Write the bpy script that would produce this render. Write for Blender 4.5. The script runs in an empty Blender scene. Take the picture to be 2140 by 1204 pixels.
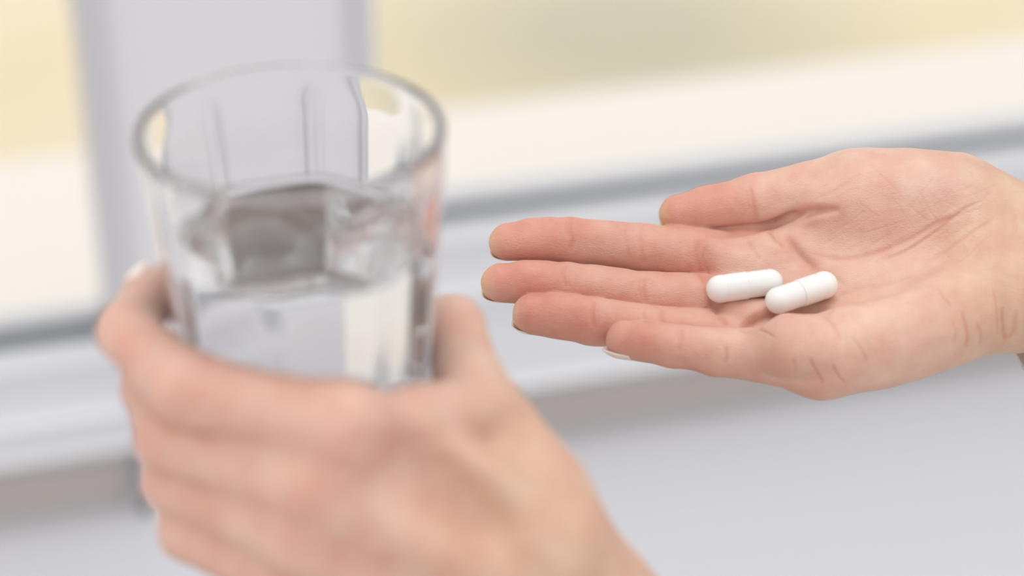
import bpy, math
import numpy as np
from mathutils import Vector, Matrix

# ------------------------------------------------------------------ camera, world, light, exposure
scene = bpy.context.scene
TH = math.radians(30.0)                 # the camera looks down by this angle
CAM = Vector((0.0, 0.0, 1.45))
FD = 700.0                              # focus distance in mm
FPX = 4410.0
cd = bpy.data.cameras.new('camera')
cam = bpy.data.objects.new('camera', cd)
scene.collection.objects.link(cam)
cam.location = CAM
cam.rotation_euler = (math.pi / 2 - TH, 0, 0)
cd.sensor_width = 36.0
cd.lens = FPX / 2140.0 * 36.0
cd.clip_start = 0.01
cd.dof.use_dof = True
cd.dof.focus_distance = 0.698
cd.dof.aperture_fstop = 4.2
scene.camera = cam

world = bpy.data.worlds.new('world')
scene.world = world
world.use_nodes = True
wn = world.node_tree
for n in list(wn.nodes):
    wn.nodes.remove(n)
w_out = wn.nodes.new('ShaderNodeOutputWorld')
w_bg = wn.nodes.new('ShaderNodeBackground')
w_tc = wn.nodes.new('ShaderNodeTexCoord')
w_sep = wn.nodes.new('ShaderNodeSeparateXYZ')
w_ramp = wn.nodes.new('ShaderNodeValToRGB')
wn.links.new(w_tc.outputs['Generated'], w_sep.inputs[0])
wn.links.new(w_sep.outputs['Z'], w_ramp.inputs[0])
w_ramp.color_ramp.elements[0].position = 0.0
w_ramp.color_ramp.elements[0].color = (0.62, 0.62, 0.635, 1)
w_ramp.color_ramp.elements[1].position = 0.8
w_ramp.color_ramp.elements[1].color = (1.0, 1.0, 1.0, 1)
wn.links.new(w_ramp.outputs[0], w_bg.inputs['Color'])
w_bg.inputs['Strength'].default_value = 1.13
wn.links.new(w_bg.outputs[0], w_out.inputs[0])


def area_light(name, loc, target, size, power, color):
    ld = bpy.data.lights.new(name, 'AREA')
    ld.shape = 'RECTANGLE'
    ld.size, ld.size_y = size
    ld.energy = power
    ld.color = color
    o = bpy.data.objects.new(name, ld)
    scene.collection.objects.link(o)
    o.location = loc
    o.rotation_euler = (Vector(target) - Vector(loc)).to_track_quat('-Z', 'Y').to_euler()
    return o


area_light('overhead_fill_light', (0.1, 0.75, 2.9), (0.1, 0.65, 1.1), (1.0, 0.8), 9.0, (1.0, 0.985, 0.96))  # added unseen panel overhead, gives the top-down light
area_light('capsule_highlight_light', (-1.1, -0.5, 2.2), (0.1, 0.65, 1.1), (0.14, 0.14), 3.5, (1.0, 0.97, 0.93))  # small unseen source, added for the point highlight on the capsules

vs = scene.view_settings
vs.view_transform = 'Standard'
vs.look = 'None'
vs.gamma = 1.0
vs.use_curve_mapping = False
vs.exposure = 0.07

scene.cycles.max_bounces = 32
scene.cycles.transmission_bounces = 32
scene.cycles.glossy_bounces = 16

# ------------------------------------------------------------------ coordinate frames
RIGHT = Vector((1, 0, 0))
UPC = Vector((0, math.sin(TH), math.cos(TH)))
BACK = Vector((0, -math.cos(TH), math.sin(TH)))
CAM2W = Matrix(((RIGHT.x, UPC.x, BACK.x), (RIGHT.y, UPC.y, BACK.y), (RIGHT.z, UPC.z, BACK.z)))
C2W = np.array(CAM2W)


def U(px, py, z=0.0):
    """point in a frame of mm: x right, y up, z towards the viewer, origin on the focus plane"""
    s = (FD - z) / FPX
    return np.array([(px - 1070.0) * s, (602.0 - py) * s, z])


def to_world(p):
    """mm frame -> world metres (N,3)"""
    p = np.atleast_2d(np.asarray(p, dtype=np.float64)).copy()
    p[:, 2] -= FD
    return (p / 1000.0) @ C2W.T + np.array(CAM)


def vec_w(v):
    return np.asarray(v, dtype=np.float64) @ C2W.T


# ------------------------------------------------------------------ helpers
def tag(o, label=None, cat=None, group=None, kind=None):
    if label: o['label'] = label
    if cat: o['category'] = cat
    if group: o['group'] = group
    if kind: o['kind'] = kind
    return o


def link(name, me, mat=None, parent=None, loc=None):
    o = bpy.data.objects.new(name, me)
    scene.collection.objects.link(o)
    if mat is not None and me is not None:
        me.materials.append(mat)
    if loc is not None:
        o.location = loc
    if parent is not None:
        o.parent = parent
    return o


def mesh_np(name, verts, faces, smooth=True):
    """verts (N,3), faces (M,4) or (M,3) arrays"""
    me = bpy.data.meshes.new(name)
    verts = np.asarray(verts, dtype=np.float32)
    faces = np.asarray(faces, dtype=np.int32)
    k = faces.shape[1]
    me.vertices.add(len(verts))
    me.vertices.foreach_set('co', verts.ravel())
    me.loops.add(faces.size)
    me.loops.foreach_set('vertex_index', faces.ravel())
    me.polygons.add(len(faces))
    me.polygons.foreach_set('loop_start', np.arange(0, faces.size, k, dtype=np.int32))
    me.polygons.foreach_set('use_smooth', np.full(len(faces), smooth, dtype=bool))
    me.update(calc_edges=True)
    me.validate()
    return me


def fattr(me, name, val):
    a = me.attributes.new(name, 'FLOAT', 'POINT')
    a.data.foreach_set('value', np.asarray(val, dtype=np.float32))


def cattr(me, name, rgb):
    a = me.attributes.new(name, 'FLOAT_COLOR', 'POINT')
    c = np.ones((len(rgb), 4), dtype=np.float32)
    c[:, :3] = rgb
    a.data.foreach_set('color', c.ravel())


def lin(r, g, b):
    f = lambda c: (c / 255 / 12.92) if c / 255 <= 0.04045 else ((c / 255 + 0.055) / 1.055) ** 2.4
    return (f(r), f(g), f(b))


# ------------------------------------------------------------------ materials
def mat_new(name):
    m = bpy.data.materials.new(name)
    m.use_nodes = True
    nt = m.node_tree
    return m, nt, nt.nodes['Principled BSDF']


def plain(name, col, rough=0.5, noise=0.0, scale=20.0, bump=0.0, bscale=200.0, spec=0.5):
    m, nt, b = mat_new(name)
    b.inputs['Roughness'].default_value = rough
    b.inputs['Specular IOR Level'].default_value = spec
    b.inputs['Base Color'].default_value = (*col, 1)
    tc = nt.nodes.new('ShaderNodeTexCoord')
    if noise > 0:
        n = nt.nodes.new('ShaderNodeTexNoise')
        n.inputs['Scale'].default_value = scale
        n.inputs['Detail'].default_value = 4
        nt.links.new(tc.outputs['Object'], n.inputs['Vector'])
        mx = nt.nodes.new('ShaderNodeMix')
        mx.data_type = 'RGBA'
        mx.inputs['A'].default_value = (*[c * (1 - noise) for c in col], 1)
        mx.inputs['B'].default_value = (*[min(1, c * (1 + noise)) for c in col], 1)
        nt.links.new(n.outputs['Fac'], mx.inputs['Factor'])
        nt.links.new(mx.outputs['Result'], b.inputs['Base Color'])
    if bump > 0:
        n2 = nt.nodes.new('ShaderNodeTexNoise')
        n2.inputs['Scale'].default_value = bscale
        nt.links.new(tc.outputs['Object'], n2.inputs['Vector'])
        bp = nt.nodes.new('ShaderNodeBump')
        bp.inputs['Strength'].default_value = bump
        bp.inputs['Distance'].default_value = 0.001
        nt.links.new(n2.outputs['Fac'], bp.inputs['Height'])
        nt.links.new(bp.outputs[0], b.inputs['Normal'])
    return m


def glass_mat(name, ior, col=(1, 1, 1), rough=0.0):
    m, nt, b = mat_new(name)
    b.inputs['Base Color'].default_value = (*col, 1)
    b.inputs['Roughness'].default_value = rough
    b.inputs['IOR'].default_value = ior
    b.inputs['Transmission Weight'].default_value = 1.0
    return m


def skin_mat(name, bump=1.0):
    m, nt, b = mat_new(name)
    at = nt.nodes.new('ShaderNodeAttribute')
    at.attribute_name = 'skin'
    tc = nt.nodes.new('ShaderNodeTexCoord')
    # blotches of blood colour
    n = nt.nodes.new('ShaderNodeTexNoise')
    n.inputs['Scale'].default_value = 75
    n.inputs['Detail'].default_value = 5
    n.inputs['Roughness'].default_value = 0.62
    nt.links.new(tc.outputs['Object'], n.inputs['Vector'])
    rmp = nt.nodes.new('ShaderNodeValToRGB')
    rmp.color_ramp.elements[0].position = 0.30
    rmp.color_ramp.elements[0].color = (0.93, 0.80, 0.78, 1)
    rmp.color_ramp.elements[1].position = 0.70
    rmp.color_ramp.elements[1].color = (1.03, 1.08, 1.08, 1)
    nt.links.new(n.outputs['Fac'], rmp.inputs[0])
    mx = nt.nodes.new('ShaderNodeMix')
    mx.data_type = 'RGBA'
    mx.blend_type = 'MULTIPLY'
    mx.inputs['Factor'].default_value = 1.0
    nt.links.new(at.outputs['Color'], mx.inputs['A'])
    nt.links.new(rmp.outputs[0], mx.inputs['B'])
    nt.links.new(mx.outputs['Result'], b.inputs['Base Color'])
    b.inputs['Roughness'].default_value = 0.46
    b.inputs['Specular IOR Level'].default_value = 0.30
    b.inputs['Subsurface Weight'].default_value = 0.32
    b.inputs['Subsurface Radius'].default_value = (1.0, 0.38, 0.22)
    b.inputs['Subsurface Scale'].default_value = 0.0020
    # fine relief: ridges and pores
    v = nt.nodes.new('ShaderNodeTexVoronoi')
    v.feature = 'DISTANCE_TO_EDGE'
    v.inputs['Scale'].default_value = 1250
    mp = nt.nodes.new('ShaderNodeMapping')
    mp.inputs['Scale'].default_value = (0.55, 1.25, 1.0)
    mp.inputs['Rotation'].default_value = (0.2, 0.3, 0.25)
    nt.links.new(tc.outputs['Object'], mp.inputs['Vector'])
    nt.links.new(mp.outputs[0], v.inputs['Vector'])
    n3 = nt.nodes.new('ShaderNodeTexNoise')
    n3.inputs['Scale'].default_value = 420
    n3.inputs['Detail'].default_value = 6
    nt.links.new(mp.outputs[0], n3.inputs['Vector'])
    b1 = nt.nodes.new('ShaderNodeBump')
    b1.inputs['Strength'].default_value = 0.5 * bump
    b1.inputs['Distance'].default_value = 0.0003
    nt.links.new(v.outputs['Distance'], b1.inputs['Height'])
    b2 = nt.nodes.new('ShaderNodeBump')
    b2.inputs['Strength'].default_value = 0.4 * bump
    b2.inputs['Distance'].default_value = 0.0005
    nt.links.new(n3.outputs['Fac'], b2.inputs['Height'])
    nt.links.new(b1.outputs[0], b2.inputs['Normal'])
    nt.links.new(b2.outputs[0], b.inputs['Normal'])
    return m


M_FRAME = plain('white_window_paint', (0.74, 0.74, 0.77), 0.35, 0.02, 3)
M_COLUMN = plain('grey_white_paint', (0.72, 0.71, 0.735), 0.5, 0.02, 3)
M_SILL = plain('white_sill', (0.66, 0.66, 0.69), 0.3, 0.02, 3)
M_WALL = plain('white_plaster', (0.76, 0.75, 0.76), 0.8, 0.03, 5, 0.2)
M_GASKET = plain('dark_gasket', (0.25, 0.27, 0.29), 0.6, 0.05, 40)
M_FLOOR = plain('brown_floor', (0.74, 0.70, 0.68), 0.45, 0.1, 6)
M_REFR_SHEET = plain('brown_refraction_sheet', (0.055, 0.035, 0.018), 0.9, 0.2, 30)
M_TERRACE = plain('pale_stone', (1.0, 0.93, 0.85), 0.8, 0.02, 2)
M_LAWN = None
M_PANE = glass_mat('window_glass', 1.45)
M_GLASS = glass_mat('tumbler_glass', 1.5, (0.985, 0.99, 0.995))
M_WATER = glass_mat('water', 1.333, (0.99, 0.995, 1.0))
M_NAIL = plain('fingernail', (0.88, 0.76, 0.68), 0.25, 0.03, 100)
M_SLEEVE = plain('cream_knit', (0.80, 0.75, 0.71), 0.9, 0.06, 300, 0.6, 900)
M_SKIN = skin_mat('palm_skin', 1.0)
M_SKIN2 = skin_mat('back_of_hand_skin', 0.5)


def capsule_mat():
    m, nt, b = mat_new('white_gelatine')
    b.inputs['Base Color'].default_value = (0.84, 0.825, 0.80, 1)
    b.inputs['Roughness'].default_value = 0.16
    b.inputs['Subsurface Weight'].default_value = 0.35
    b.inputs['Subsurface Radius'].default_value = (1, 0.9, 0.8)
    b.inputs['Subsurface Scale'].default_value = 0.001
    n = nt.nodes.new('ShaderNodeTexNoise')
    n.inputs['Scale'].default_value = 260
    tc = nt.nodes.new('ShaderNodeTexCoord')
    nt.links.new(tc.outputs['Object'], n.inputs['Vector'])
    bp = nt.nodes.new('ShaderNodeBump')
    bp.inputs['Strength'].default_value = 0.10
    bp.inputs['Distance'].default_value = 0.0004
    nt.links.new(n.outputs['Fac'], bp.inputs['Height'])
    nt.links.new(bp.outputs[0], b.inputs['Normal'])
    return m


M_CAPS = capsule_mat()


TZ = CAM.z - 1.02                       # level of the terrace
_d = Vector(vec_w([(1300 - 1070) / FPX, (602 - 70) / FPX, -1.0]))
PATCH = CAM + _d * ((TZ - 0.06 - CAM.z) / _d.z)


def lawn_mat():
    m, nt, b = mat_new('dry_lawn')
    tc = nt.nodes.new('ShaderNodeTexCoord')
    n = nt.nodes.new('ShaderNodeTexNoise')
    n.inputs['Scale'].default_value = 0.9
    n.inputs['Detail'].default_value = 3
    nt.links.new(tc.outputs['Object'], n.inputs['Vector'])
    r = nt.nodes.new('ShaderNodeValToRGB')
    e = r.color_ramp.elements
    e[0].position = 0.34
    e[0].color = (0.88, 0.74, 0.46, 1)
    e[1].position = 0.64
    e[1].color = (0.93, 0.83, 0.65, 1)
    nt.links.new(n.outputs['Fac'], r.inputs[0])
    # a worn patch of greener, darker ground
    vm = nt.nodes.new('ShaderNodeVectorMath')
    vm.operation = 'DISTANCE'
    vm.inputs[1].default_value = tuple(PATCH)
    nt.links.new(tc.outputs['Object'], vm.inputs[0])
    mr = nt.nodes.new('ShaderNodeMapRange')
    mr.inputs['From Min'].default_value = 0.10
    mr.inputs['From Max'].default_value = 0.42
    mr.inputs['To Min'].default_value = 0.75
    mr.inputs['To Max'].default_value = 0.0
    nt.links.new(vm.outputs['Value'], mr.inputs['Value'])
    mx = nt.nodes.new('ShaderNodeMix')
    mx.data_type = 'RGBA'
    mx.inputs['B'].default_value = (0.52, 0.50, 0.38, 1)
    nt.links.new(mr.outputs[0], mx.inputs['Factor'])
    nt.links.new(r.outputs[0], mx.inputs['A'])
    nt.links.new(mx.outputs['Result'], b.inputs['Base Color'])
    b.inputs['Roughness'].default_value = 0.9
    return m


M_LAWN = lawn_mat()

# ------------------------------------------------------------------ the setting
PSI = math.radians(15.9)
WE = Vector((math.cos(PSI), math.sin(PSI), 0))       # along the window wall, to the right
WN = Vector((math.sin(PSI), -math.cos(PSI), 0))      # out of the wall, into the room
W0 = Vector((0.0, 1.36, 0.0))                        # a point of the glass plane
WROT = math.atan2(WE.y, WE.x)


def wall_uz(px, py, off=0.0):
    """where the line of sight through a photo point meets the plane at off metres into the room"""
    d = Vector(vec_w([(px - 1070) / FPX, (602 - py) / FPX, -1.0]))
    p0 = W0 + WN * off
    t = (p0 - CAM).dot(WN) / d.dot(WN)
    p = CAM + d * t
    return (p - W0).dot(WE), p.z


def wbox(bm_list, u0, u1, v0, v1, z0, z1, bev=0.0):
    bm_list.append((u0, u1, v0, v1, z0, z1, bev))


import bmesh


def build_boxes(name, boxes, mat, parent=None, loc=(0, 0, 0)):
    """boxes in wall coordinates (u along, v into the room, z up) as one mesh"""
    bm = bmesh.new()
    for (u0, u1, v0, v1, z0, z1, bev) in boxes:
        r = bmesh.ops.create_cube(bm, size=1.0)
        for v in r['verts']:
            u = u0 + (v.co.x + .5) * (u1 - u0)
            w = v0 + (v.co.y + .5) * (v1 - v0)
            z = z0 + (v.co.z + .5) * (z1 - z0)
            p = W0 + WE * u + WN * w
            v.co = (p.x, p.y, z)
        if bev > 0:
            ed = list({e for v in r['verts'] for e in v.link_edges})
            bmesh.ops.bevel(bm, geom=ed, offset=bev, segments=4, profile=0.5, affect='EDGES')
    bm.normal_update()
    bmesh.ops.recalc_face_normals(bm, faces=bm.faces)
    bm.normal_update()
    if bm.calc_volume(signed=True) < 0:
        bmesh.ops.reverse_faces(bm, faces=bm.faces)
    me = bpy.data.meshes.new(name)
    bm.to_mesh(me)
    bm.free()
    return link(name, me, mat, parent)


UL, _ = wall_uz(245, 300, 0.03)      # left edge of the column
UR, _ = wall_uz(728, 300, 0.03)      # right edge of the column
_, ZR = wall_uz(1500, 362)           # bottom of the right-hand pane
_, ZL = wall_uz(110, 692)
ZL = min(ZL, ZR - 0.04)            # bottom of the left-hand pane
_, ZS = wall_uz(1500, 850, 0.075)    # sill top where it meets the frame
ZS = ZR - 0.200
M_SHADE_STRIP = plain('beige_shade_strip', (0.56, 0.51, 0.48), 0.8, 0.05, 8)  # darker beige paints in the shade below the window frame
U0, U1 = -1.3, 1.9


def zup(a, b):
    return a, b


# floor inside, terrace and lawn outside
def quad(name, pts, mat, kind='structure'):
    me = bpy.data.meshes.new(name)
    me.from_pydata([tuple(p) for p in pts], [], [tuple(range(len(pts)))])
    me.update()
    o = link(name, me, mat)
    o['kind'] = kind
    return o


def wp(u, v, z):
    p = W0 + WE * u + WN * v
    return (p.x, p.y, z)


def slab(name, u0, u1, v0, v1, z0, z1, mat, kind='structure'):
    o = build_boxes(name, [(u0, u1, v0, v1, z0, z1, 0)], mat)
    if kind:
        o['kind'] = kind
    return o


slab('floor', -3, 3.5, -0.02, 4.0, -0.05, 0.0, M_FLOOR)
refraction_sheet = build_boxes('refraction_sheet', [(-1.0, 0.10, 0.16, 1.1, 0.001, 0.013, 0.005)], M_REFR_SHEET)  # added below the view so the water has something dark to refract
tag(refraction_sheet, 'unseen dark brown sheet on the floor, added for the water to refract', 'refraction_sheet')
# camera rays leave over the terrace edge at about (1500,155)
dE = Vector(vec_w([(1500 - 1070) / FPX, (602 - 158) / FPX, -1.0]))
tE = (TZ - CAM.z) / dE.z
VE = ((CAM + dE * tE) - W0).dot(WN)
slab('terrace', -6, 9, VE, -0.10, TZ - 0.1, TZ, M_TERRACE)
slab('lawn', -12, 20, -22, VE, TZ - 0.16, TZ - 0.06, M_LAWN)

slab('wall_back', U0, U1, -0.10, 0.035, 0.0, ZS - 0.03, M_WALL)
o = build_boxes('trim_3', [(U0, U1, -0.09, 0.012, ZS, ZR - 0.132, 0)], M_SHADE_STRIP)
tag(o, 'recessed strip between window frame and sill, its shade painted in beige', kind='structure')
o = build_boxes('trim_1', [(U0, U1, -0.10, 0.34, ZS - 0.035, ZS, 0.008)], M_SILL)
tag(o, 'white window sill board below the panes', kind='structure')
# column between the two windows
o = build_boxes('trim_2', [(UL, UR, -0.08, 0.03, ZS, CAM.z + 1.2, 0.008),
                           (UL - 0.016, UL, -0.06, 0.012, ZS, CAM.z + 1.2, 0.004),
                           (UR, UR + 0.012, -0.06, 0.012, ZS, CAM.z + 1.2, 0.004)], M_COLUMN)
tag(o, 'wide grey white column between the two windows', kind='structure')


def window(name, u0, u1, zb, label, gk=0.007):
    bx = [(u0, u1, -0.05, 0.040, ZR - 0.132, zb - 0.055, 0.008)]
    o = build_boxes(name, bx, M_FRAME)
    tag(o, label, kind='structure')
    s = build_boxes('sash', [(u0, u1, -0.035, 0.030, zb - 0.053, zb - 0.006, 0.010),
                             (u0, u0 + 0.012, -0.03, 0.01, zb - 0.006, CAM.z + 1.1, 0.003),
                             (u1 - 0.012, u1, -0.03, 0.01, zb - 0.006, CAM.z + 1.1, 0.003)], M_FRAME, o)
    g = build_boxes('gasket', [(u0, u1, -0.012 if gk > .005 else -0.004, 0.007, zb - gk, zb, 0.001)], M_GASKET, o)
    p = build_boxes('pane', [(u0 + 0.005, u1 - 0.005, -0.003, 0.003, zb, CAM.z + 1.1, 0)], M_PANE, o)
    return o


window('window_1', U0, UL - 0.004, ZL, 'left window with a lower bottom rail')
window('window_2', UR + 0.012, U1, ZR, 'right window behind the open palm', 0.004)


# ------------------------------------------------------------------ implicit surfaces -> mesh
def cone(P, a, b, ra, rb):
    a = np.asarray(a, dtype=np.float32); b = np.asarray(b, dtype=np.float32)
    ab = b - a
    L2 = float(ab @ ab)
    pa = P - a
    t = np.clip(pa @ ab / L2, 0, 1)
    d = pa - t[:, None] * ab
    return np.sqrt(np.einsum('ij,ij->i', d, d)) - (ra + (rb - ra) * t)


def frame_of(x, zhint):
    x = np.asarray(x, float); x = x / np.linalg.norm(x)
    z = np.asarray(zhint, float); z = z - x * (z @ x); z /= np.linalg.norm(z)
    return np.stack([x, np.cross(z, x), z])


def ell(P, c, R, r):
    """ellipsoid: centre, 3x3 axes (rows), radii"""
    q = ((P - np.asarray(c, dtype=np.float32)) @ np.asarray(R, dtype=np.float32).T)
    r = np.asarray(r, dtype=np.float32)
    k0 = np.sqrt(np.sum((q / r) ** 2, 1)) + 1e-6
    k1 = np.sqrt(np.sum((q / (r * r)) ** 2, 1)) + 1e-6
    return k0 * (k0 - 1.0) / k1


def smin(a, b, k):
    h = np.clip(0.5 + 0.5 * (b - a) / k, 0, 1)
    return b + (a - b) * h - k * h * (1 - h)


def smax(a, b, k):
    return -smin(-a, -b, k)


def sstep(x, a, b):
    t = np.clip((x - a) / (b - a), 0, 1)
    return t * t * (3 - 2 * t)


def polygonize(f, lo, hi, h):
    lo = np.asarray(lo, float); hi = np.asarray(hi, float)
    nb = np.ceil((hi - lo) / (4 * h)).astype(int)
    n = nb * 4 + 1
    ax = [lo[i] + h * np.arange(n[i]) for i in range(3)]
    cx = [a[::4] for a in ax]
    G = np.stack(np.meshgrid(*cx, indexing='ij'), -1).reshape(-1, 3).astype(np.float32)
    dc = f(G).reshape([len(c) for c in cx])
    mn = np.full(nb, 1e9, dtype=np.float32)
    for i in (0, 1):
        for j in (0, 1):
            for k in (0, 1):
                s = dc[i:i + nb[0], j:j + nb[1], k:k + nb[2]]
                mn = np.minimum(mn, np.abs(s))
    near = mn < 4 * h * 1.25
    up = dc[:-1, :-1, :-1]
    vol = np.ones(n, dtype=np.float32) * 9
    vol[:-1, :-1, :-1] = np.repeat(np.repeat(np.repeat(up, 4, 0), 4, 1), 4, 2)
    mask = np.zeros(n, dtype=bool)
    nn = np.repeat(np.repeat(np.repeat(near, 4, 0), 4, 1), 4, 2)
    for i in (0, 1):
        for j in (0, 1):
            for k in (0, 1):
                mask[i:i + nn.shape[0], j:j + nn.shape[1], k:k + nn.shape[2]] |= nn
    idx = np.argwhere(mask)
    vals = np.empty(len(idx), dtype=np.float32)
    for s in range(0, len(idx), 400000):
        q = idx[s:s + 400000]
        vals[s:s + 400000] = f((lo + q * h).astype(np.float32))
    vol[mask] = vals
    ins = vol < 0
    c = np.zeros(np.array(n) - 1, dtype=np.int8)
    for i in (0, 1):
        for j in (0, 1):
            for k in (0, 1):
                c += ins[i:n[0] - 1 + i, j:n[1] - 1 + j, k:n[2] - 1 + k]
    act = (c > 0) & (c < 8)
    ai = np.argwhere(act)
    vid = np.full(act.shape, -1, dtype=np.int64)
    vid[act] = np.arange(len(ai))
    corners = [(i, j, k) for i in (0, 1) for j in (0, 1) for k in (0, 1)]
    cv = np.stack([vol[ai[:, 0] + i, ai[:, 1] + j, ai[:, 2] + k] for i, j, k in corners], 1)
    acc = np.zeros((len(ai), 3)); cnt = np.zeros(len(ai))
    for a in range(8):
        for b in range(a + 1, 8):
            ca, cb = np.array(corners[a]), np.array(corners[b])
            if np.abs(ca - cb).sum() != 1:
                continue
            m = (cv[:, a] < 0) != (cv[:, b] < 0)
            t = cv[:, a] / np.where(m, cv[:, a] - cv[:, b], 1)
            p = ca + t[:, None] * (cb - ca)
            acc += np.where(m[:, None], p, 0); cnt += m
    V = lo + h * (ai + acc / cnt[:, None])
    F = []
    for axis in range(3):
        sl0 = [slice(None)] * 3; sl1 = [slice(None)] * 3
        sl0[axis] = slice(0, -1); sl1[axis] = slice(1, None)
        s0, s1 = ins[tuple(sl0)], ins[tuple(sl1)]
        b, cc = (axis + 1) % 3, (axis + 2) % 3
        e = np.argwhere(s0 != s1)
        e = e[(e[:, b] > 0) & (e[:, cc] > 0) & (e[:, b] < n[b] - 1) & (e[:, cc] < n[cc] - 1)]
        fl = s0[e[:, 0], e[:, 1], e[:, 2]]
        q = []
        for db, dc_ in ((-1, -1), (0, -1), (0, 0), (-1, 0)):
            w = e.copy(); w[:, b] += db; w[:, cc] += dc_
            q.append(vid[w[:, 0], w[:, 1], w[:, 2]])
        q = np.stack(q, 1)
        q = np.where(fl[:, None], q, q[:, ::-1])
        F.append(q)
    return V, np.concatenate(F)


def adjacency(V, F):
    e = np.concatenate([F[:, [0, 1]], F[:, [1, 2]], F[:, [2, 3]], F[:, [3, 0]]])
    e = np.sort(e, 1)
    e = np.unique(e, axis=0)
    return e


def smooth(V, e, it, lam=0.5):
    n = len(V)
    deg = np.bincount(e[:, 0], minlength=n) + np.bincount(e[:, 1], minlength=n)
    for _ in range(it):
        s = np.stack([np.bincount(e[:, 0], V[e[:, 1], i], n) + np.bincount(e[:, 1], V[e[:, 0], i], n) for i in range(3)], 1)
        V = V + lam * (s / deg[:, None] - V)
    return V


def normals(V, F):
    fn = np.cross(V[F[:, 2]] - V[F[:, 0]], V[F[:, 3]] - V[F[:, 1]])
    n = np.stack([sum(np.bincount(F[:, c], fn[:, i], len(V)) for c in range(4)) for i in range(3)], 1)
    return n / (np.linalg.norm(n, axis=1, keepdims=True) + 1e-9)


# ------------------------------------------------------------------ the open right hand (mm frame)
NP = np.array([0.0, 0.75, 0.66])      # palm faces up and to the viewer
RH = dict(
    index=[(U(1600, 556, -13), 11.3), (U(1338, 520, -11), 8.2), (U(1190, 503, -8), 7.5), (U(1061, 505, -6), 6.3)],
    middle=[(U(1610, 648, -3), 11.4), (U(1352, 620, -1), 8.0), (U(1186, 596, 1), 7.3), (U(1046, 591, 2), 6.5)],
    ring=[(U(1640, 722, 9), 11.0), (U(1378, 692, 10), 7.6), (U(1240, 672, 10), 7.6), (U(1113, 656, 10), 6.7)],
    pinky=[(U(1715, 754, 25), 10.6), (U(1500, 737, 24), 7.4), (U(1405, 724, 23), 6.7), (U(1305, 710, 21), 6.1)],
    thumb=[(U(1985, 432, -10), 17.5), (U(1775, 390, -12), 11.9), (U(1572, 420, -16), 8.5), (U(1415, 447, -16), 6.3)],
)


def digit(P, ch, k=2.5, pal=NP, padr=0.9, thumb=False):
    d = None
    for i in range(3):
        (a, ra), (b, rb) = ch[i], ch[i + 1]
        c = cone(P, a, b, ra, rb)
        d = c if d is None else smin(d, c, k)
    for i in range(3):
        if thumb and i == 0:
            continue
        (a, ra), (b, rb) = ch[i], ch[i + 1]
        f0, f1 = (0.55, 0.9) if i == 0 else ((0.3, 0.7) if i == 1 else (0.34, 0.62))
        pa = a + (b - a) * f0 + pal * 1.3
        pb = a + (b - a) * f1 + pal * 1.1
        r0 = (ra + (rb - ra) * f0) * padr
        r1 = (ra + (rb - ra) * f1) * padr
        if i == 2:
            r0 = r1 = ra * (0.85 if thumb else 0.955)
        d = smin(d, cone(P, pa, pb, r0, r1), 1.6)
    return d


def right_hand(P):
    pxs = 1070 + P[:, 0] * FPX / (FD - P[:, 2])     # how far along the hand
    palm = None
    mc = [
        (U(2085, 490, -6), 15.0, U(1600, 556, -13), 11.3),
        (U(2095, 540, -1), 15.5, U(1610, 648, -3), 11.6),
        (U(2095, 600, 5), 15.5, U(1640, 722, 9), 11.2),
        (U(2090, 642, 9), 13.5, U(1715, 750, 25), 11.2),
    ]
    for a, ra, b, rb in mc:
        c = cone(P, a, b, ra, rb)
        palm = c if palm is None else smin(palm, c, 6.0)
    # thenar and hypothenar eminences, pads under the finger roots
    th = ell(P, U(1895, 432, -7), frame_of([1, -0.05, 0.03], NP), (38, 16.5, 17))
    hy = ell(P, U(1880, 690, 20), frame_of([1, 0.30, -0.15], [0, .5, .8]), (40, 16, 16))
    palm = smin(palm, th, 9.0)
    palm = smin(palm, hy, 8.0)
    palm = smin(palm, cone(P, U(1510, 524, -19), U(1740, 478, -22), 8.0, 12.0), 4.0)   # flesh behind the thumb
    # wrist and forearm
    wr = smin(cone(P, U(2080, 505, -6), U(2420, 500, -8), 17.5, 19.5), cone(P, U(2080, 602, 6), U(2420, 640, 6), 18, 20.5), 8)
    palm = smin(palm, wr, 9.0)
    # hollow of the palm
    hol = ell(P, U(1700, 545, 24), frame_of([1, -0.10, 0], NP), (33, 13, 14.5))
    palm = smax(palm, -hol, 6.0)
    # pads under the finger roots; the little finger's one folds over its neighbour
    palm = smin(palm, cone(P, U(1530, 655, 8), U(1600, 668, 12), 6.0, 7.0), 3.0)
    palm = smin(palm, cone(P, U(1520, 560, -8), U(1600, 560, -8), 8.6, 9.0), 3.0)
    d = palm
    for nm in ('index', 'middle', 'ring', 'pinky'):
        ch = RH[nm]
        root = 1070 + ch[0][0][0] * FPX / (FD - ch[0][0][2])
        k = 0.6 + 5.0 * sstep(pxs, root - 150, root - 30)
        d = smin(d, digit(P, ch), k)
    pm = smin(cone(P, U(1590, 737, 29), U(1650, 722, 33), 7.0, 9.6), cone(P, U(1650, 722, 33), U(1735, 726, 31), 9.6, 11.0), 2.0)
    d = smin(d, pm, 1.2 + 6 * sstep(pxs, 1690, 1800) + 4 * sstep(P[:, 1], U(0, 740, 30)[1], U(0, 790, 30)[1]) * 0)
    k = 0.8 + 9.0 * sstep(pxs, 1690, 1830)
    d = smin(d, digit(P, RH['thumb'], 3.0, np.array([0.0, 0.3, 0.9]), 0.9, True), k)
    return d


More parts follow.
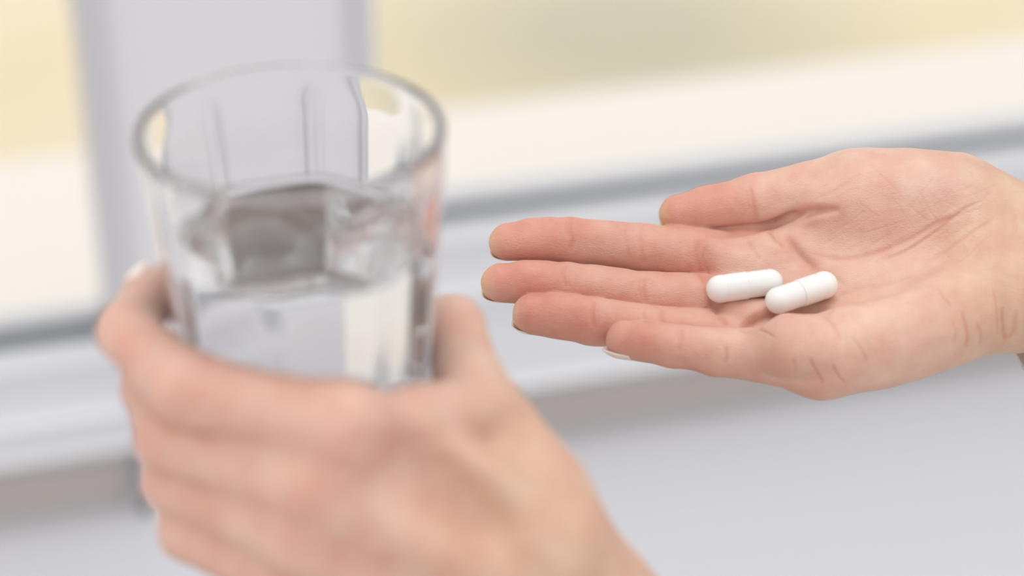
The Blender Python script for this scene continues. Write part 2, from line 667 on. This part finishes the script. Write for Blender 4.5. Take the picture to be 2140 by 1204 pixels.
def seg_dist(P2, line, per=1e9):
    """distance (and param 0..1) of 2-D points to a polyline"""
    best = np.full(len(P2), 1e9); par = np.zeros(len(P2))
    L = len(line) - 1
    for i in range(L):
        a, b = np.array(line[i]), np.array(line[i + 1])
        ab = b - a
        t = np.clip((P2 - a) @ ab / (ab @ ab + 1e-9), 0, 1)
        d = np.linalg.norm(P2 - a - t[:, None] * ab, axis=1)
        m = d < best
        best[m] = d[m]; par[m] = (i + t[m]) / L
    return best, par


def catmull(pts, n=6):
    pts = [np.array(p, float) for p in pts]
    if len(pts) < 3:
        return pts
    q = [2 * pts[0] - pts[1]] + pts + [2 * pts[-1] - pts[-2]]
    out = []
    for i in range(1, len(q) - 2):
        for j in range(n):
            t = j / n
            out.append(0.5 * ((2 * q[i]) + (-q[i - 1] + q[i + 1]) * t + (2 * q[i - 1] - 5 * q[i] + 4 * q[i + 1] - q[i + 2]) * t * t
                              + (-q[i - 1] + 3 * q[i] - 3 * q[i + 1] + q[i + 2]) * t ** 3))
    out.append(pts[-1])
    return out


# skin lines of the palm: points, half width mm, depth mm, redness
CREASES = [
    # broad folds
    ([(1475, 489), (1540, 484), (1610, 470), (1655, 450), (1700, 441), (1755, 437)], 1.5, 1.5, .35),
    ([(1550, 692), (1572, 674), (1600, 660), (1640, 650), (1700, 646), (1742, 650)], 1.5, 2.6, .45),
    ([(1604, 480), (1640, 505), (1675, 545), (1715, 572), (1765, 590)], 2.2, 1.0, .2),
    ([(1480, 500), (1474, 545), (1484, 590), (1500, 640), (1512, 668)], 2.0, 0.7, .2),
    ([(1500, 500), (1590, 520), (1640, 540)], 2.0, 0.4, .1),
    ([(1735, 600), (1780, 605), (1850, 588), (1930, 560), (2020, 520)], 3.0, 0.9, .1),
    ([(1740, 655), (1762, 690), (1775, 730), (1782, 770)], 2.6, 0.5, .1),
    ([(1620, 590), (1670, 585), (1730, 600)], 3.0, 0.6, .1),
    ([(2100, 400), (2112, 470), (2108, 560), (2112, 640), (2104, 716)], 3.5, 0.8, .05),
    # finger joints
    ([(1196, 452), (1191, 475), (1196, 505), (1190, 530)], 0.8, 0.40, .6),
    ([(1188, 455), (1184, 478), (1190, 500)], 0.5, 0.25, .3),
    ([(1312, 462), (1308, 500), (1314, 545)], 0.6, 0.12, .2),
    ([(1342, 466), (1338, 500), (1345, 555)], 0.8, 0.16, .3),
    ([(1462, 500), (1456, 535), (1468, 575), (1480, 592)], 1.2, 0.45, .6),
    ([(1476, 512), (1470, 545), (1480, 580)], 0.6, 0.25, .4),
    ([(1183, 552), (1178, 575), (1184, 602)], 0.8, 0.40, .6),
    ([(1190, 556), (1188, 580), (1190, 600)], 0.5, 0.20, .3),
    ([(1348, 576), (1345, 606), (1350, 638)], 0.8, 0.35, .6),
    ([(1340, 578), (1337, 606), (1340, 636)], 0.5, 0.2, .3),
    ([(1476, 600), (1486, 630), (1502, 655)], 0.9, 0.4, .7),
    ([(1243, 628), (1239, 655), (1244, 690)], 0.8, 0.42, .7),
    ([(1250, 632), (1250, 650), (1252, 680)], 0.5, 0.2, .3),
    ([(1350, 644), (1348, 660), (1352, 676)], 0.7, 0.3, .4),
    ([(1384, 646), (1382, 660), (1386, 680)], 0.7, 0.3, .5),
    ([(1502, 660), (1512, 668), (1520, 684)], 0.9, 0.5, .8),
    ([(1422, 684), (1424, 705), (1418, 740)], 0.8, 0.35, .5),
    ([(1517, 722), (1519, 740), (1516, 760)], 0.6, 0.25, .8),
    ([(1566, 386), (1572, 410), (1578, 440), (1580, 462)], 0.8, 0.35, .6),
    ([(1559, 392), (1563, 415), (1566, 440)], 0.5, 0.2, .3),
    # web folds and main lines
    ([(1572, 688), (1598, 694), (1620, 706)], 0.5, 0.35, .5),
    ([(1638, 486), (1655, 510), (1680, 540), (1712, 562)], 1.3, 0.75, .7),
    ([(1604, 478), (1622, 495), (1645, 520)], 0.9, 0.4, .5),
    ([(1560, 500), (1578, 525), (1590, 545)], 0.7, 0.3, .5),
    ([(1668, 462), (1710, 444), (1760, 436)], 0.9, 0.5, .6),
    ([(1580, 476), (1640, 458), (1690, 440)], 0.8, 0.5, .7),
    ([(1690, 530), (1760, 540), (1830, 528), (1900, 500), (1970, 462), (2060, 430)], 0.8, 0.32, .7),
    ([(1840, 545), (1900, 520), (1960, 480), (2010, 440), (2050, 420)], 0.6, 0.25, .8),
    ([(1920, 552), (1980, 520), (2040, 480), (2080, 455)], 0.6, 0.2, .5),
    ([(1700, 420), (1750, 395), (1780, 375)], 0.8, 0.25, .3),
    ([(1735, 618), (1790, 600), (1850, 590), (1920, 565)], 0.8, 0.25, .4),
    ([(1715, 655), (1735, 668), (1750, 690), (1758, 720)], 0.9, 0.4, .5),
    ([(1735, 590), (1760, 620), (1800, 640)], 1.0, 0.3, .2),
    # outer edge of the hand
    ([(1690, 745), (1705, 775), (1720, 800)], 0.5, 0.2, .9),
    ([(1738, 760), (1752, 785), (1765, 800)], 0.5, 0.2, .9),
    ([(1655, 745), (1662, 765), (1660, 785)], 0.5, 0.15, .5),
    ([(2010, 650), (2018, 680), (2022, 706), (2018, 730)], 0.6, 0.3, .8),
    ([(2040, 672), (2050, 700), (2046, 725)], 0.5, 0.2, .5),
    ([(2075, 600), (2084, 650), (2086, 700)], 0.5, 0.15, .5),
    ([(1990, 668), (1996, 695), (1992, 722)], 0.5, 0.15, .5),
    ([(1780, 700), (1800, 730), (1815, 760)], 0.6, 0.12, .6),
    ([(2096, 640), (2100, 690), (2104, 716)], 0.7, 0.35, .7),
    ([(2126, 650), (2122, 690), (2108, 712)], 0.6, 0.3, .5),
    ([(1960, 600), (1975, 625), (1990, 640)], 0.5, 0.15, .6),
    ([(2115, 430), (2122, 470), (2118, 500)], 0.7, 0.2, .3),
    ([(1300, 458), (1330, 462)], 0.4, 0.1, .1),
]
for (x0, y0, x1, y1, n_) in [(1202, 462, 1300, 466, 4), (1192, 558, 1300, 575, 3), (1252, 638, 1345, 648, 2)]:
    for i in range(n_):       # fine lengthwise lines on the finger middles
        CREASES.append(([(x0 + 6 * i, y0 + 7 * i), ((x0 + x1) / 2, (y0 + y1) / 2 + 6 * i), (x1 - 8 * i, y1 + 6 * i)], 0.28, 0.06, .1))
rng = np.random.RandomState(7)
for i in range(46):           # fine criss-cross lines over the ball of the thumb and the middle of the palm
    cx, cy = rng.uniform(1760, 2060), rng.uniform(370, 560)
    L = rng.uniform(18, 60); an = rng.choice([rng.normal(-0.55, .15), rng.normal(0.75, .2)])
    dx, dy = math.cos(an) * L, math.sin(an) * L
    CREASES.append(([(cx - dx, cy - dy), (cx + rng.uniform(-3, 3), cy + rng.uniform(-3, 3)), (cx + dx, cy + dy)], 0.35, rng.uniform(.04, .1), .15))


def build_hand(name, f, lo, hi, h, mat, post):
    V, F = polygonize(f, lo, hi, h)
    e = adjacency(V, F)
    V = smooth(V, e, 4)
    N = normals(V, F)
    V, attrs = post(V, N, F, e)
    base = V.mean(0)
    Wd = to_world(V)
    org = to_world(base)[0]
    me = mesh_np(name, Wd - org, F)
    o = link(name, me, mat, None, tuple(org))
    for k_, v_ in attrs.items():
        (cattr if v_.ndim == 2 else fattr)(me, k_, v_)
    return o


def vnoise(P, scale, seed):
    """cheap smooth value noise"""
    r = np.random.RandomState(seed)
    T = r.rand(32, 32, 32)
    q = P / scale + 100.0
    i = np.floor(q).astype(int); f = q - i; f = f * f * (3 - 2 * f)
    out = 0
    for a in (0, 1):
        for b in (0, 1):
            for c in (0, 1):
                w = (f[:, 0] if a else 1 - f[:, 0]) * (f[:, 1] if b else 1 - f[:, 1]) * (f[:, 2] if c else 1 - f[:, 2])
                out = out + w * T[(i[:, 0] + a) % 32, (i[:, 1] + b) % 32, (i[:, 2] + c) % 32]
    return out


C_PALM = np.array(lin(220, 183, 165)); C_PINK = np.array(lin(212, 157, 140)); C_WRIST = np.array(lin(209, 177, 150))
C_RED = np.array(lin(196, 126, 108))


def blob(px, py, cx, cy, rx, ry):
    return np.exp(-((px - cx) / rx) ** 2 - ((py - cy) / ry) ** 2)


def post_right(V, N, F, e):
    s = (FD - V[:, 2]) / FPX
    px = 1070 + V[:, 0] / s; py = 602 - V[:, 1] / s
    view = U(1600, 600, 0) - np.array([0, 0, FD]); view = -view / np.linalg.norm(view)
    facing = sstep(N @ view, 0.02, 0.35)
    disp = np.zeros(len(V)); red = np.zeros(len(V))
    P2 = np.stack([px, py], 1)
    for pts, w, dp, rd in CREASES:
        ln = catmull(pts)
        A = np.array(ln)
        bb = (px > A[:, 0].min() - 30) & (px < A[:, 0].max() + 30) & (py > A[:, 1].min() - 30) & (py < A[:, 1].max() + 30)
        if not bb.any():
            continue
        d, t = seg_dist(P2[bb], ln)
        d = d / 6.3
        fade = np.clip(np.minimum(t, 1 - t) * 6, 0, 1) ** .7
        g = np.exp(-(d / w) ** 2) * fade * facing[bb]
        lip = np.exp(-((d - 2.2 * w) / (1.2 * w)) ** 2) * fade * facing[bb]
        disp[bb] += -dp * g + dp * 0.18 * lip
        red[bb] = np.maximum(red[bb], rd * .95 * np.exp(-(d / (w * 1.1)) ** 2) * fade * facing[bb])
    disp += (vnoise(V, 7.0, 3) - .5) * 0.5 + (vnoise(V, 2.6, 4) - .5) * 0.14
    V2 = V + N * disp[:, None]
    # colour: finger pads and thumb pinker, centre and wrist paler
    pink = np.zeros(len(V))
    pink += 0.70 * (1 - sstep(px, 1380, 1700))
    pink += 0.55 * blob(px, py, 1110, 500, 90, 50) + 0.65 * blob(px, py, 1090, 590, 100, 40) + 0.8 * blob(px, py, 1150, 665, 90, 45)
    pink += 0.5 * blob(px, py, 1330, 712, 90, 45) + 0.45 * blob(px, py, 1500, 430, 230, 60)
    pink += 0.45 * blob(px, py, 1680, 770, 140, 70) + 0.45 * blob(px, py, 2020, 640, 70, 60) + 0.4 * blob(px, py, 1480, 560, 70, 60)
    pink += 0.5 * (vnoise(V, 11.0, 8) - 0.5)
    pink = np.clip(pink, 0, 1.25)[:, None]
    wr = sstep(px, 1880, 2120)[:, None]
    col = C_PALM * (1 - pink) + C_PINK * pink
    col = col * (1 - wr * .7) + C_WRIST * wr * .7
    lil = np.clip(.8 * blob(px, py, 1960, 395, 90, 45) + .5 * blob(px, py, 1850, 540, 120, 40), 0, 1)[:, None] * .5
    col = col * (1 - lil) + np.array(lin(204, 170, 162)) * lil
    tip = np.clip(blob(px, py, 1020, 505, 16, 32) + blob(px, py, 1006, 598, 16, 32) + blob(px, py, 1382, 450, 14, 30) + blob(px, py, 1070, 668, 12, 30), 0, 1)[:, None] * .8
    col = col * (1 - tip) + np.array(lin(216, 180, 140)) * tip
    col = col * (1 - .55 * red[:, None]) + C_RED * .55 * red[:, None]
    return V2, {'skin': np.clip(col, 0, 1)}


lo = np.array([U(995, 0, 0)[0] - 2, -42.0, -48.0]); hi = np.array([205.0, 52.0, 52.0])
hand_r = build_hand('hand', right_hand, lo, hi, 0.38, M_SKIN, post_right)
tag(hand_r, 'open right hand, palm up, holding two white capsules', 'hand')


def add_nail(parent, tip, prev, dorsal, r, length=11.0, over=1.2, half=0.85, mat=M_NAIL, lift=0.0):
    """thin curved plate on the back of a fingertip"""
    u = tip - prev; u /= np.linalg.norm(u)
    w = dorsal - u * (dorsal @ u); w /= np.linalg.norm(w)
    l = np.cross(u, w)
    vs_, fs = [], []
    na, nb_ = 12, 12
    a0, a1 = r + over - length, r + over
    for s_, off in ((0, 0.0), (1, 0.45)):
        for i in range(na + 1):
            t = i / na
            a = a0 + (a1 - a0) * t
            drop = 0.0 if t < .4 else ((t - .4) / .6) ** 2 * r * 0.34
            for j in range(nb_ + 1):
                b = (j / nb_ * 2 - 1)
                hw = half * (1 - 0.22 * max(0, t - .75) / .25 * b * b)
                an = b * hw
                aa = a - (b * b) * 1.3 * t + (b * b) * 1.0 * (1 - t)
                rr = r * (0.99 + lift) + off - drop * (1 - .2 * b * b)
                vs_.append(tip + u * aa + w * math.cos(an) * rr + l * math.sin(an) * r * 0.99)
    n1 = (na + 1) * (nb_ + 1)
    for i in range(na):
        for j in range(nb_):
            q = i * (nb_ + 1) + j
            fs.append([q, q + 1, q + nb_ + 2, q + nb_ + 1])
            fs.append([n1 + q, n1 + q + nb_ + 1, n1 + q + nb_ + 2, n1 + q + 1])
    ring = [i for i in range(nb_ + 1)] + [i * (nb_ + 1) + nb_ for i in range(1, na + 1)] + \
           [na * (nb_ + 1) + j for j in range(nb_ - 1, -1, -1)] + [i * (nb_ + 1) for i in range(na - 1, 0, -1)]
    for i in range(len(ring)):
        a, b = ring[i], ring[(i + 1) % len(ring)]
        fs.append([b, a, a + n1, b + n1])
    Wd = to_world(np.array(vs_))
    me = mesh_np('fingernail', Wd - np.array(parent.location), fs)
    return link('fingernail', me, mat, parent)


for nm, dr, ov in (('index', (0, -.75, -.66), -0.3), ('middle', (0, -.75, -.6), -0.2), ('ring', (0, -.85, -.5), -.2),
                   ('pinky', (0, -.97, -.15), .6), ('thumb', (0, -.1, -1), -.2)):
    ch = RH[nm]
    add_nail(hand_r, ch[3][0], ch[2][0], np.array(dr, float), ch[3][1], 10.0, ov)

# sleeve of the right arm: a cuff just past the frame's right edge
def tube_mesh(name, A, B, ra, rb, thick, seg, rings, mat, parent, wob=0.0, ax2=None, org=(0, 0, 0)):
    A = np.array(A, float); B = np.array(B, float)
    u = (B - A) / np.linalg.norm(B - A)
    R = frame_of(u, ax2 if ax2 is not None else [0, 0, 1])
    V, F = [], []
    prof = []
    for i in range(rings + 1):
        prof.append((i / rings, 0.0))
    prof = [(1.0 - t, -thick) for t, _ in prof] + [(-.015, -thick * .5)] + prof
    for (t, off) in prof:
        for j in range(seg):
            a = 2 * math.pi * j / seg
            r1 = ra[0] + (rb[0] - ra[0]) * t + off + wob * math.sin(5 * a + 9 * t)
            r2 = ra[1] + (rb[1] - ra[1]) * t + off + wob * math.sin(4 * a + 7 * t)
            V.append(A + (B - A) * t + R[1] * math.cos(a) * r1 + R[2] * math.sin(a) * r2)
    m = len(prof)
    for i in range(m - 1):
        for j in range(seg):
            F.append([i * seg + j, i * seg + (j + 1) % seg, (i + 1) * seg + (j + 1) % seg, (i + 1) * seg + j])
    me = mesh_np(name, to_world(np.array(V)) - np.array(org), F)
    return link(name, me, mat, parent)


sl = tube_mesh('sleeve', U(2150, 600, -2), U(2480, 575, -6), (33.5, 31), (36, 34), 2.0, 64, 14, M_SLEEVE, hand_r, 0.7, NP, tuple(hand_r.location))
tag(sl, 'cream knitted cuff')

# ------------------------------------------------------------------ two capsules lying in the palm
def lathe(name, prof, seg=40, facet=None):
    V, F = [], []
    for (r, z) in prof:
        for j in range(seg):
            a = 2 * math.pi * j / seg
            rr = r if facet is None else facet(r, z, a)
            V.append((rr * math.cos(a), rr * math.sin(a), z))
    m = len(prof)
    for i in range(m - 1):
        for j in range(seg):
            F.append([i * seg + j, i * seg + (j + 1) % seg, (i + 1) * seg + (j + 1) % seg, (i + 1) * seg + j])
    return V, F


def capsule(p0, p1, flip, label, R=4.6):
    """p0,p1: centres of the end domes in the mm frame"""
    a, b = (p1, p0) if flip else (p0, p1)
    Wa, Wb = to_world(a)[0] * 1000, to_world(b)[0] * 1000
    c = (Wa + Wb) / 2
    L = np.linalg.norm(Wb - Wa)
    q = Vector(Wb - Wa).to_track_quat('Z', 'X')
    root = bpy.data.objects.new('capsule', None)
    scene.collection.objects.link(root)
    root.location = tuple(c / 1000); root.rotation_mode = 'QUATERNION'; root.rotation_quaternion = q
    root.empty_display_size = 0.01
    tag(root, label, 'capsule', 'white capsules in the palm')
    # cap: from its dome (-) to the seam
    R0, R1 = R, R - 0.22
    pr = [(max(1e-3, R0 * math.sin(t)), -L / 2 - R0 * 0.98 * math.cos(t)) for t in np.linspace(0, math.pi / 2, 14)]
    pr += [(R0 - 0.0, -L / 2 + 1.2), (R0 - .10, -L / 2 + 1.7), (R0 - .10, -L / 2 + 2.1), (R0, -L / 2 + 2.6)]
    seam = 0.9
    pr += [(R0, z) for z in np.linspace(-L / 2 + 3, seam - .25, 6)]
    pr += [(R0 - 0.02, seam - .08), (R0 - 0.10, seam), (R1 - .05, seam + .01), (R1 - .6, seam + .01)]
    V, F = lathe('cap', [(r / 1000, z / 1000) for r, z in pr], 56)
    link('capsule_cap', mesh_np('capsule_cap', V, F), M_CAPS, root)
    pb = [(R1 - .6, seam - 1.0), (R1 - .05, seam - 1.0)] + [(R1, z) for z in np.linspace(seam - .7, L / 2, 10)]
    pb += [(max(1e-3, R1 * math.cos(t)), L / 2 + R1 * math.sin(t)) for t in np.linspace(0.05, math.pi / 2, 14)]
    V, F = lathe('body', [(r / 1000, z / 1000) for r, z in pb], 56)
    link('capsule_body', mesh_np('capsule_body', V, F), M_CAPS, root)
    return root


def rest(px, py, R, sink=0.25):
    """slide a ball along the line of sight until it touches the palm"""
    o_ = np.array([0, 0, FD]); d_ = U(px, py, 0) - o_
    ts = np.linspace(0.85, 1.06, 1200)
    P = (o_ + ts[:, None] * d_).astype(np.float32)
    v = right_hand(P)
    i = int(np.argmax(v < R - sink))
    return P[i].astype(float)


c1a, c1b = rest(1504.5, 604, 4.6), rest(1608.5, 590, 4.6)
print('capsule 1', c1a, c1b, np.linalg.norm(c1a - c1b))
c2a, c2b = rest(1627, 628, 4.6), rest(1722, 596, 4.6)
print('capsule 2', c2a, c2b, np.linalg.norm(c2a - c2b))
capsule(c1a, c1b, False, 'white capsule nearer the fingers, lying almost level in the palm')
capsule(c2a, c2b, True, 'white capsule nearer the wrist, tilted up to the right')

# ------------------------------------------------------------------ the glass of water
ST, CT = math.sin(TH), math.cos(TH)
GR = U(606, 262, 165)                       # centre of the rim


def GJ(dx, f, h):
    """mm frame point: dx right of the glass axis, f towards the viewer, h below the rim"""
    return GR + np.array([dx, -f * ST - h * CT, f * CT - h * ST])


GH = 104.0
FAC0 = math.radians(-90 + 18)            # turn of the flats


def facet_fn(amount):
    def fn(r, z, a):
        hh = GH - z * 1000
        t = sstep(np.array(hh), 2.0, 12.0) * amount
        ph = ((a - FAC0 + math.pi / 8) % (math.pi / 4)) - math.pi / 8
        octr = 0.958 / math.cos(ph)
        octr = min(octr, 1.015)
        return r * ((1 - t) + t * octr)
    return fn


def glass_profile():
    out = []
    Ro = lambda h: 39.6 - 0.083 * h
    T = 2.6
    out.append((0.01, GH)); out.append((12, GH)); out.append((Ro(GH) - 3, GH)); out.append((Ro(GH) - 1, GH - .5)); out.append((Ro(GH), GH - 2))
    for h in np.linspace(GH - 5, 3, 40):
        out.append((Ro(h), h))
    for t in np.linspace(0, math.pi, 9):
        out.append((Ro(0) - T / 2 + T / 2 * math.cos(t), 1.3 - 1.3 * math.sin(t)))
    for h in np.linspace(3, GH - 18, 36):
        out.append((Ro(h) - T - 0.012 * h, h))
    Rb = Ro(GH - 18) - T - .012 * (GH - 18)
    for t in np.linspace(0.1, math.pi / 2, 7):
        out.append((Rb - 5 + 5 * math.cos(t), GH - 18 + 5 * math.sin(t)))
    out.append((12, GH - 13)); out.append((0.01, GH - 13))
    return out


org = to_world(GJ(0, 0, GH))[0]
prof = glass_profile()
ff_out, ff_in = facet_fn(1.0), facet_fn(0.8)
iRim = 5 + 40 + 4
rows = []
seg = 192
V = []
for i, (r, h) in enumerate(prof):
    z = (GH - h) / 1000
    fn = ff_out if i <= iRim else ff_in
    for j in range(seg):
        a = 2 * math.pi * j / seg
        rr = fn(r / 1000, z, a)
        V.append((rr * math.cos(a), rr * math.sin(a), z))
F = []
for i in range(len(prof) - 1):
    for j in range(seg):
        F.append([i * seg + j, i * seg + (j + 1) % seg, (i + 1) * seg + (j + 1) % seg, (i + 1) * seg + j])
me = mesh_np('drinking_glass', V, F)
glass = link('drinking_glass', me, M_GLASS, None, tuple(org))
tag(glass, 'clear faceted tumbler half full of water, held in the left hand', 'glass')

# water: fills the inside up to 31 mm below the rim, with a meniscus
WL = 33.0
Ri = lambda h: 39.6 - 0.083 * h - 2.6 - 0.012 * h
pw = [(0.01, GH - 13.0 + .04), (12, GH - 13 + .04)]
Rb = Ri(GH - 18)
for t in np.linspace(math.pi / 2, 0.1, 7):
    pw.append((Rb - 5 + 5.04 * math.cos(t), GH - 18 + 5.04 * math.sin(t)))
for h in np.linspace(GH - 18, WL - 1.0, 30):
    pw.append((Ri(h) + 0.05, h))
pw.append((Ri(WL - 1.6) + .05, WL - 1.6))
for dr, dh in ((.25, -1.35), (.6, -0.85), (1.1, -0.45), (1.8, -0.2), (3.0, -.05), (5, 0)):
    pw.append((Ri(WL) - dr, WL + dh))
pw += [(20, WL), (8, WL), (0.01, WL)]
V = []
for (r, h) in pw:
    z = (GH - h) / 1000
    for j in range(seg):
        a = 2 * math.pi * j / seg
        rr = ff_in(r / 1000, z, a)
        V.append((rr * math.cos(a), rr * math.sin(a), z))
F = []
for i in range(len(pw) - 1):
    for j in range(seg):
        F.append([i * seg + j, i * seg + (j + 1) % seg, (i + 1) * seg + (j + 1) % seg, (i + 1) * seg + j])
water = link('water', mesh_np('water', V, F), M_WATER, None, tuple(org))
tag(water, 'clear water in the faceted tumbler', 'water')

# ------------------------------------------------------------------ the left hand around the glass
LH = dict(
    index=[(GJ(15, 43, 62.5), 10.6), (GJ(-26, 35.5, 56), 9.6), (GJ(-44.5, 9, 56), 8.2), (GJ(-42, -14, 57), 7.2)],
    middle=[(GJ(8, 46, 78), 11.2), (GJ(-32, 30, 75), 9.2), (GJ(-41, 4, 76), 8.0), (GJ(-33, -20, 76), 7.4)],
    ring=[(GJ(3, 46, 95), 10.6), (GJ(-32, 28, 90), 8.8), (GJ(-38, 4, 92), 7.8), (GJ(-28, -16, 91), 7.2)],
    pinky=[(GJ(0, 43, 112), 9.8), (GJ(-30, 28, 106), 8.2), (GJ(-35, 8, 106), 7.2), (GJ(-26, -10, 104), 6.4)],
    thumb=[(GJ(63, 26, 95), 13.5), (GJ(44.5, 6, 74), 9.8), (GJ(40, -22, 73), 8.6), (GJ(26, -38, 80), 7.0)],
)


def left_hand(P):
    palm = None
    mc = [
        (GJ(64, 38, 101), 13.5, GJ(15, 44, 62), 10.8),
        (GJ(58, 44, 112), 13.5, GJ(8, 46, 78), 10.8),
        (GJ(50, 45, 122), 13.0, GJ(3, 46, 95), 10.4),
        (GJ(43, 43, 130), 12.5, GJ(2, 43, 112), 9.8),
    ]
    for a, ra, b, rb in mc:
        c = cone(P, a, b, ra, rb)
        palm = c if palm is None else smin(palm, c, 5.0)
    # heel of the hand towards the thumb, inside the grip
    palm = smin(palm, cone(P, GJ(64, 30, 106), GJ(46, 28, 92), 14, 10), 8)
    # first web between thumb and forefinger
    palm = smin(palm, cone(P, GJ(48, 18, 74), GJ(30, 34, 66), 8.5, 8.5), 6)
    arm = smin(cone(P, GJ(66, 36, 108), GJ(146, 30, 235), 17.5, 27), cone(P, GJ(50, 40, 126), GJ(128, 40, 250), 17.0, 26), 8)
    palm = smin(palm, arm, 8)
    palm = smax(palm, -ell(P, GJ(38, 50, 76), frame_of(GJ(64, 38, 101) - GJ(20, 42, 60), [0, 0, 1]), (23, 7.2, 9)), 10)   # dip beside the thumb bone
    d = palm
    ax = (P - np.asarray(GJ(0, 0, 0), dtype=np.float32))[:, 0]
    for nm in ('index', 'middle', 'ring', 'pinky'):
        k = 0.8 + 6.0 * sstep(ax, -22, -2)
        ch = LH[nm]
        dg = None
        for i in range(3):
            c = cone(P, ch[i][0], ch[i + 1][0], ch[i][1] * (0.95 if i == 0 else 1), ch[i + 1][1])
            dg = c if dg is None else smin(dg, c, 2.5)
        d = smin(d, dg, k)
    ch = LH['thumb']
    dg = None
    for i in range(3):
        c = cone(P, ch[i][0], ch[i + 1][0], ch[i][1], ch[i + 1][1])
        dg = c if dg is None else smin(dg, c, 3)
    d = smin(d, dg, 7.0)
    # flesh presses flat against the glass
    q = (P - np.asarray(GJ(0, 0, 0), dtype=np.float32)).astype(np.float32)
    up = np.array([0, CT, ST], dtype=np.float32)
    hh = -(q @ up)
    rad = q + hh[:, None] * up
    rr = np.sqrt(np.einsum('ij,ij->i', rad, rad))
    gl = np.maximum(rr - (40.1 - 0.083 * hh), hh - (GH + .3))
    d = smax(d, -gl, 1.5)
    return d


def post_left(V, N, F, e):
    s = (FD - V[:, 2]) / FPX
    px = 1070 + V[:, 0] / s; py = 602 - V[:, 1] / s
    disp = (vnoise(V, 9.0, 13) - .5) * 0.6
    pink = 0.25 + 0.5 * blob(px, py, 387, 790, 110, 60) + 0.35 * blob(px, py, 720, 915, 80, 80) + .35 * blob(px, py, 660, 1060, 90, 70)
    pink += .5 * blob(px, py, 300, 930, 60, 60) + .5 * blob(px, py, 300, 1020, 60, 60) + .6 * blob(px, py, 250, 720, 60, 60)
    pink += .4 * (vnoise(V, 14.0, 18) - 0.5)
    pink = np.clip(pink, 0, 1.2)[:, None]
    wr = sstep(px + 0.4 * (py - 900), 800, 1150)[:, None]
    col = C_PALM * (1 - pink) + np.array(lin(218, 172, 158)) * pink
    col = col * (1 - wr * .75) + np.array(lin(208, 175, 150)) * wr * .75
    return V + N * disp[:, None], {'skin': np.clip(col, 0, 1)}


pts = np.array([p for ch in LH.values() for p, r in ch] + [GJ(150, 30, 235), GJ(132, 40, 250)])
lo = pts.min(0) - 24; hi = pts.max(0) + 34
lo[1] = GJ(0, 40, 232)[1]
hand_l = build_hand('hand', left_hand, lo, hi, 0.9, M_SKIN2, post_left)
tag(hand_l, 'left hand seen from its back, fingers wrapped around the tumbler', 'hand')
for nm, dr in (('index', (-.85, .35, .30)), ('thumb', (.8, .1, -.6))):
    ch = LH[nm]
    add_nail(hand_l, ch[3][0], ch[2][0], np.array(dr, float), ch[3][1], 13.0, 1.2, 0.9, M_NAIL, 0.05)
